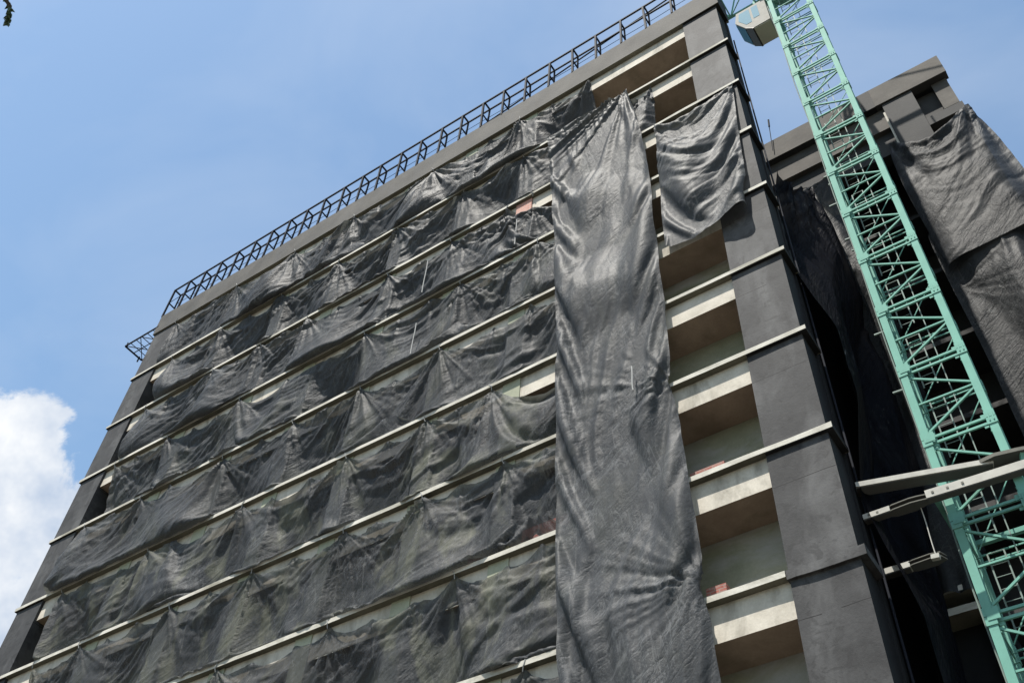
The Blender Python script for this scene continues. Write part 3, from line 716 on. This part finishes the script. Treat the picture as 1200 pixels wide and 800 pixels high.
# ------------------------------------------------------------------ tower crane
CO = (2.27, 2.72, 0)
CR = tag(empty('tower_crane', CO), 'turquoise lattice tower crane standing between the block and the rear wing', 'crane')
SEC = 2.345; ZB = 13.67 - 5*SEC      # section joints
hw = .715
ms = MB()
for sx in (-1, 1):
    for sy_ in (-1, 1):
        e_ = .088 if sy_ < 0 else .055; ms.box(sx*hw-e_, sx*hw+e_, sy_*hw-e_, sy_*hw+e_, .0, SEC-.004)
        for zz in (.10, SEC-.104): e_ = .108 if sy_ < 0 else .075; ms.box(sx*hw-e_, sx*hw+e_, sy_*hw-e_, sy_*hw+e_, zz-.095, zz+.095)
def face(fn, flip, front=True):
    a, b = (-1, 1) if not flip else (1, -1)
    e = hw-.07
    for zz in (.085, SEC-.089): ms.bar(fn(-e, zz), fn(e, zz), .05 if front else .03, .062 if front else .035)
    if front: ms.bar(fn(a*e, SEC-.24), fn(b*e, SEC*.5+.10), .05); ms.bar(fn(a*e, SEC*.5), fn(b*e, SEC*.5), .045); ms.bar(fn(a*e, .24), fn(b*e, SEC*.5-.10), .05)
    else: ms.bar(fn(a*e, SEC-.24), fn(b*e, .24), .024)
    if not front: return
    for s in (-1, 1):                  # gussets
        for zz, dz in ((.12, 1), (SEC-.124, -1)):
            ms.bar(fn(s*(e-.02), zz), fn(s*(e-.13), zz), .02, .16)
            ms.bar(fn(s*(e-.0), zz+dz*.05), fn(s*(e-.03), zz+dz*.24), .018, .10)
face(lambda u, z: (u, -hw, z), False); face(lambda u, z: (u, hw, z), True, False)
face(lambda u, z: (-hw, u, z), True, False); face(lambda u, z: (hw, u, z), False, False)
for sy_ in (-1,):                      # pin holes at the joints
    ms.tube([(-hw+.02, sy_*(hw+.112), -.0+.03), (-hw+.02, sy_*(hw+.07), .03)], .055, 10, 1)
    ms.box(-hw-.05, -hw+.19, sy_*(hw+.108)-.012, sy_*(hw+.108), -.1, .17)
    ms.bar((hw-.04, -(hw+.112), -.12), (hw-.04, -(hw+.112), .12), .03, .03, 0); ms.bar((hw+.05, -(hw+.112), -.12), (hw+.05, -(hw+.112), .12), .03, .03, 0)
lad = MB()
for x in (-.46, -.12):
    lad.bar((x, .12, .1), (x, .12, SEC-.35), .032)
for i in range(7): lad.bar((-.46, .12, .2+i*.3), (-.12, .12, .2+i*.3), .014)
pl = MB().bar((.1, .35, .0), (.1, .35, SEC), .026)
m0 = l0 = q0 = None
NS = int((45.4-.3-ZB)/SEC)
zs = [ZB+i*SEC for i in range(-1, NS+1)]
for i, z in enumerate(zs):
    if z < -.1: continue
    if m0 is None:
        m0 = ms.build('mast_section', [M['mast'], M['mastdark']], CR); m0.location = (0, 0, z)
        l0 = lad.build('ladder', M['rung'], m0); q0 = pl.build('conduit', M['rung'], m0)
    else:
        c = copy_part(m0, CR, (0, 0, z)); copy_part(l0, c); copy_part(q0, c)
ztopm = zs[-1]+SEC
CR.rotation_euler = (0, R(.22), 0); CR.location = (CO[0]-.00, CO[1], 0)
# with the tiny lean the mast foot moves: keep its middle in place
CR.location.x = CO[0]-math.tan(R(.22))*28
def crp(mb, name, m, **k): return mb.build(name, m, CR, (CO[0], CO[1], 0), **k)
MB().box(-1.6, 1.6, -1.6, 1.6, 0, .9).build('foundation', M['concblk'], CR)
MB().tube([(0,0,ztopm+.02), (0,0,ztopm+.5)], 1.0, 24).build('slewing_ring', M['mast'], CR)
MB().box(-1.2, 1.2, -.95, .95, ztopm+.52, ztopm+.9).build('slewing_platform', M['mast'], CR)
th = MB()
for sx in (-.6, .6):
    for sy_ in (-.6, .6): th.bar((sx, sy_, ztopm+.9), (sx*.15, sy_*.3, ztopm+6.5), .13)
for i in range(5):
    f = i/5; g_ = (i+1)/5
    for sy_ in (-.6, .6):
        a = .6*(1-f)+.09*f; b = .6*(1-g_)+.09*g_; ya = sy_*(1-.7*f); yb = sy_*(1-.7*g_)
        th.bar((-a, ya, ztopm+.9+5.6*f), (b, yb, ztopm+.9+5.6*g_), .07)
th.build('tower_head', M['mast'], CR)
jz = 47.6; jb = MB()
for yy in (-.6, .6): jb.bar((-1.2, yy, jz), (-38, yy, jz), .11)
jb.bar((-1.2, 0, jz+1.25), (-38, 0, jz+1.25), .1)
x = -1.2; s_ = 1
while x > -37.5:
    for yy in (-.6, .6):
        jb.bar((x, yy, jz), (x-.75, 0, jz+1.25), .055); jb.bar((x-.75, 0, jz+1.25), (x-1.5, yy, jz), .055)
    jb.bar((x, -.6, jz), (x, .6, jz), .06); jb.bar((x, -.6*s_, jz), (x-1.5, .6*s_, jz), .045); s_ = -s_
    x -= 1.5
jb.bar((-.9, -.6, jz), (-1.3, -.6, jz), .11); jb.bar((-.9, .6, jz), (-1.3, .6, jz), .11)
jb.build('jib', M['mast'], CR)
cj = MB()
for yy in (-.6, .6): cj.bar((1.1, yy, jz), (11, yy, jz), .14)
for i in range(8): cj.bar((1.2+i*1.3, -.6, jz), (1.2+i*1.3, .6, jz), .07)
cj.build('counter_jib', M['mast'], CR)
cw = MB()
for i in range(4): cw.box(8.4+i*.55, 8.9+i*.55, -.7, .7, jz-1.6, jz+.5)
cw.build('counterweight', M['concblk'], CR)
td = MB().tube([(0,0,ztopm+6.5), (-24,0,jz+1.25)], .04, 6); td.tube([(0,0,ztopm+6.5), (10,0,jz+.1)], .04, 6); td.build('pendant', M['steel'], CR)
# operator cab, facing along the jib, hung beside the mast
cx, cyy = CO[0]+.06, CO[1]
def C2(pts): return [(x-cx, z) for x, z in pts]
prof = C2([(.56,43.5),(1.36,43.5),(1.36,45.6),(.05,45.6),(-.08,44.75),(.28,43.85)])
cb = MB().prism(prof, 2.46-cyy, 3.40-cyy).build('cab', [M['cabwhite']], CR)
MB().box(.62-cx, 1.32-cx, 2.50-cyy, 3.36-cyy, 43.45, 43.496).build('floor', M['cabfloor'], cb)
dk = MB(); dk.prism(C2([(.275,43.835),(.565,43.485),(.585,43.5),(.295,43.85)]), 2.45-cyy, 3.41-cyy); dk.box(.555-cx, .625-cx, 2.45-cyy, 3.41-cyy, 43.46, 43.497); dk.build('lower_frame', M['cabdark'], cb)
gw = MB(); gw.prism(C2([(-.06,44.68),(.255,43.89),(.245,43.87),(-.085,44.67)]), 2.54-cyy, 3.32-cyy); gw.build('window', M['glass'], cb)
gw = MB(); gw.prism(C2([(-.05,44.8),(.06,45.5),(.035,45.5),(-.085,44.8)]), 2.54-cyy, 3.32-cyy); gw.build('window', M['glass'], cb)
gw = MB().prism(C2([(.08,44.75),(.36,44.1),(.62,44.1),(.62,45.4),(.16,45.4)]), 2.45-cyy, 2.47-cyy); gw.build('window', M['glass'], cb)
gw = MB().box(.72-cx, 1.0-cx, 2.45-cyy, 2.47-cyy, 44.3, 45.4); gw.build('window', M['glass'], cb)
hg = MB().bar((.7-cx, .2, 45.6), (.9-cx, .2, ztopm+.5), .1); hg.bar((1.2-cx, .2, 45.6), (1.25-cx, .2, ztopm+.5), .1); hg.build('cab_hanger', M['mast'], CR)
# cable down the left leg
cbm = MB().tube([(-.86+.02*math.sin(i*.9), -.55+.02*math.cos(i), 2+i*1.05) for i in range(41)], .02, 6); cbm.build('power_cable', M['rung'], CR)
stub = MB()
for z in (30.4, 29.9, 28.8, 26.9, 26.3, 22.6, 20.4): stub.bar((-.8, -.5, z), (-1.02-.1*math.sin(z*9), -.5, z+.02), .045)
stub.build('bracket', M['rung'], CR)
# wall ties and collar
lean = lambda z: -math.tan(R(.22))*28 + math.tan(R(.22))*z
def tie(path, w_, h_, name='tie_brace'):
    mb = MB(); mb2 = None
    off = Vector((CR.location.x + 0, CO[1], 0))
    pts = [Vector(q) for q in path]
    for a, b in zip(pts[:-1], pts[1:]):
        mb.bar(a, b+(b-a).normalized()*.02, w_, h_)
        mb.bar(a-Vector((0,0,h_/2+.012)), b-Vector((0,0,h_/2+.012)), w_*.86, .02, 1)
    return mb.build(name, [M['tie'], M['tiedark']], CR, (CO[0]-.02, CO[1], 0))
def plate(pts, z0, z1):
    """horizontal steel plate, outline in XY"""
    mb = MB(); k = len(pts)
    mb.v += [(x, y, z0) for x, y in pts] + [(x, y, z1) for x, y in pts]
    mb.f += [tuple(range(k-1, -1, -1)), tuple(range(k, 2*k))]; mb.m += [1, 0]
    for i in range(k): j = (i+1) % k; mb.f.append((i, j, k+j, k+i)); mb.m.append(0)
    return mb.build('brace_plate', [M['plate'], M['tiedark']], CR, (CO[0]-.02, CO[1], 0))
tie([(-.05, .98, 16.88), (2.62, 1.70, 16.88)], .34, .13)
plate([(2.4,1.48),(2.75,1.42),(3.2,1.5),(3.6,1.6),(3.6,1.98),(2.9,1.98),(2.45,1.86)], 16.86, 16.95)
tie([(-.05, .98, 16.04), (.5, .98, 16.04)], .2, .13)
plate([(.42,.93),(.58,.86),(.95,.84),(1.12,.86),(1.3,.9),(1.33,1.06),(1.0,1.16),(.6,1.14),(.44,1.06)], 16.07, 16.095)
plate([(.42,.93),(.58,.87),(.95,.85),(1.12,.87),(1.3,.9),(1.33,1.06),(1.0,1.15),(.6,1.13),(.44,1.06)], 15.96, 15.985)
tie([(1.28, .96, 16.05), (2.3, 1.02, 16.05)], .2, .2); tie([(2.3, 1.02, 16.05), (3.6, 1.1, 16.07)], .2, .2)
tie([(-.05, 1.32, 14.85), (.5, 1.33, 14.85)], .2, .13)
plate([(.42,1.26),(.58,1.2),(.95,1.18),(1.15,1.22),(1.22,1.4),(1.0,1.5),(.6,1.48),(.44,1.4)], 14.88, 14.9)
plate([(.42,1.26),(.58,1.21),(.95,1.19),(1.15,1.23),(1.22,1.4),(1.0,1.49),(.6,1.47),(.44,1.4)], 14.79, 14.81)
for bx, by, bz in ((.1,.9,16.04),(.28,.9,16.04),(1.45,.88,16.05),(1.75,.9,16.05),(2.05,.91,16.05)): MB().bar((bx, by-.025, bz), (bx, by, bz), .05).build('bolt', M['plate'], CR, (CO[0], CO[1], 0))
MB().tube([(1.10+.008*math.sin(i*.7), 1.1, 16.0-i*.16) for i in range(9)], .012, 5).build('power_cable', M['tie'], CR, (CO[0], CO[1], 0))
MB().bar((1.0, 1.1, 14.72), (1.16, 1.1, 14.7), .1).build('bracket', M['tie'], CR, (CO[0], CO[1], 0))
cl_ = MB(); zc = 16.6
for a, b in (((-.98,-.95),(.98,-.95)), ((-.98,.95),(.98,.95)), ((-.92,-.9),(-.92,.9)), ((.92,-.9),(.92,.9))):
    cl_.bar((a[0], a[1], zc), (b[0], b[1], zc), .11, .12)
cl_.bar((.0, -.96, zc), (.02, -1.66, 16.1), .09, .09); cl_.bar((.93, -.96, zc), (1.0, -1.1, 16.9), .09)
cl_.build('tie_collar', M['mast'], CR)

# ------------------------------------------------------------------ overhanging tree (only a twig tip enters the view)
def ray(px, py):
    d = fw + r2*((px-600)/1201.02) - u2*((py-400)/1201.02); return d
def at(px, py, t): return CAM + ray(px, py)*t
tip = at(9, 26, 9.5); j1 = at(12, 8, 9.5); j2 = at(-30, -60, 9.7); j3 = at(-140, -160, 10.2)
base = Vector((j3.x-3.6, j3.y-1.2, 0))
tr = tag(empty('tree', base), 'tree whose dark leafy twig tip hangs into the top left corner', 'tree')
TO = tuple(base)
tk = MB().tube([base, base+Vector((.1,.05,2.5)), base+Vector((.3,.1,5)), base+Vector((.7,.3,7.5)), base+Vector((1.2,.6,10))], [.22,.18,.15,.12,.06], 10)
tk.build('trunk', M['bark'], tr, TO, smooth=True)
fk = base+Vector((.55,.22,6.8))
lb = MB().tube([fk, fk.lerp(j3, .5)+Vector((0,0,.7)), j3, j2, j1, tip.lerp(j1, .3)], [.08,.055,.035,.022,.017,.012], 7)
lb.tube([fk+Vector((0,0,1)), fk+Vector((-1.2,-.8,2.6)), fk+Vector((-2,-1.2,3.4))], [.06,.04,.015], 6); lb.tube([fk+Vector((0,0,.6)), fk+Vector((.6,-1.5,2.2)), fk+Vector((.8,-2.3,3))], [.06,.04,.015], 6)
lb.build('branch', M['bark'], tr, TO, smooth=True)
lf = MB()
def leaf(p, d, L_, w_):
    d = d.normalized(); s = d.orthogonal().normalized(); s.rotate(Matrix.Rotation(random.random()*6.28, 3, d)); n_ = d.cross(s)
    b = len(lf.v)
    for q in (p, p+d*L_*.35+s*w_+n_*L_*.05, p+d*L_, p+d*L_*.35-s*w_+n_*L_*.05, p+d*L_*.55-n_*.02): lf.v.append(tuple(q))
    lf.f += [(b, b+1, b+4), (b+1, b+2, b+4), (b+2, b+3, b+4), (b+3, b, b+4)]; lf.m += [0]*4
def rv(s): return Vector((random.gauss(0, s), random.gauss(0, s), random.gauss(0, s)))
for i in range(70):
    t = i/69; p = j1.lerp(tip, (t-.3)/.7) if t > .3 else j2.lerp(j1, .5+t/.6)
    leaf(p, (tip-j1).normalized()*.8+rv(.35)+Vector((0,0,-.2)), random.uniform(.035,.065), random.uniform(.012,.02))
leaf(tip, r2*-.6-u2*.5, .06, .022); leaf(tip, r2*.1-u2, .05, .02)
for k_ in range(900):
    c = random.choice([fk+Vector((-1.6,-1,3)), fk+Vector((.6,-1.9,2.7)), base+Vector((1,.5,9.6)), base+Vector((.3,-.3,8.6)), base+Vector((-.8,.6,8.4))])
    leaf(c+rv(.55), rv(1)+Vector((0,0,-.5)), random.uniform(.09,.16), random.uniform(.03,.05))
lf.build('leaves', M['leaf'], tr, TO)
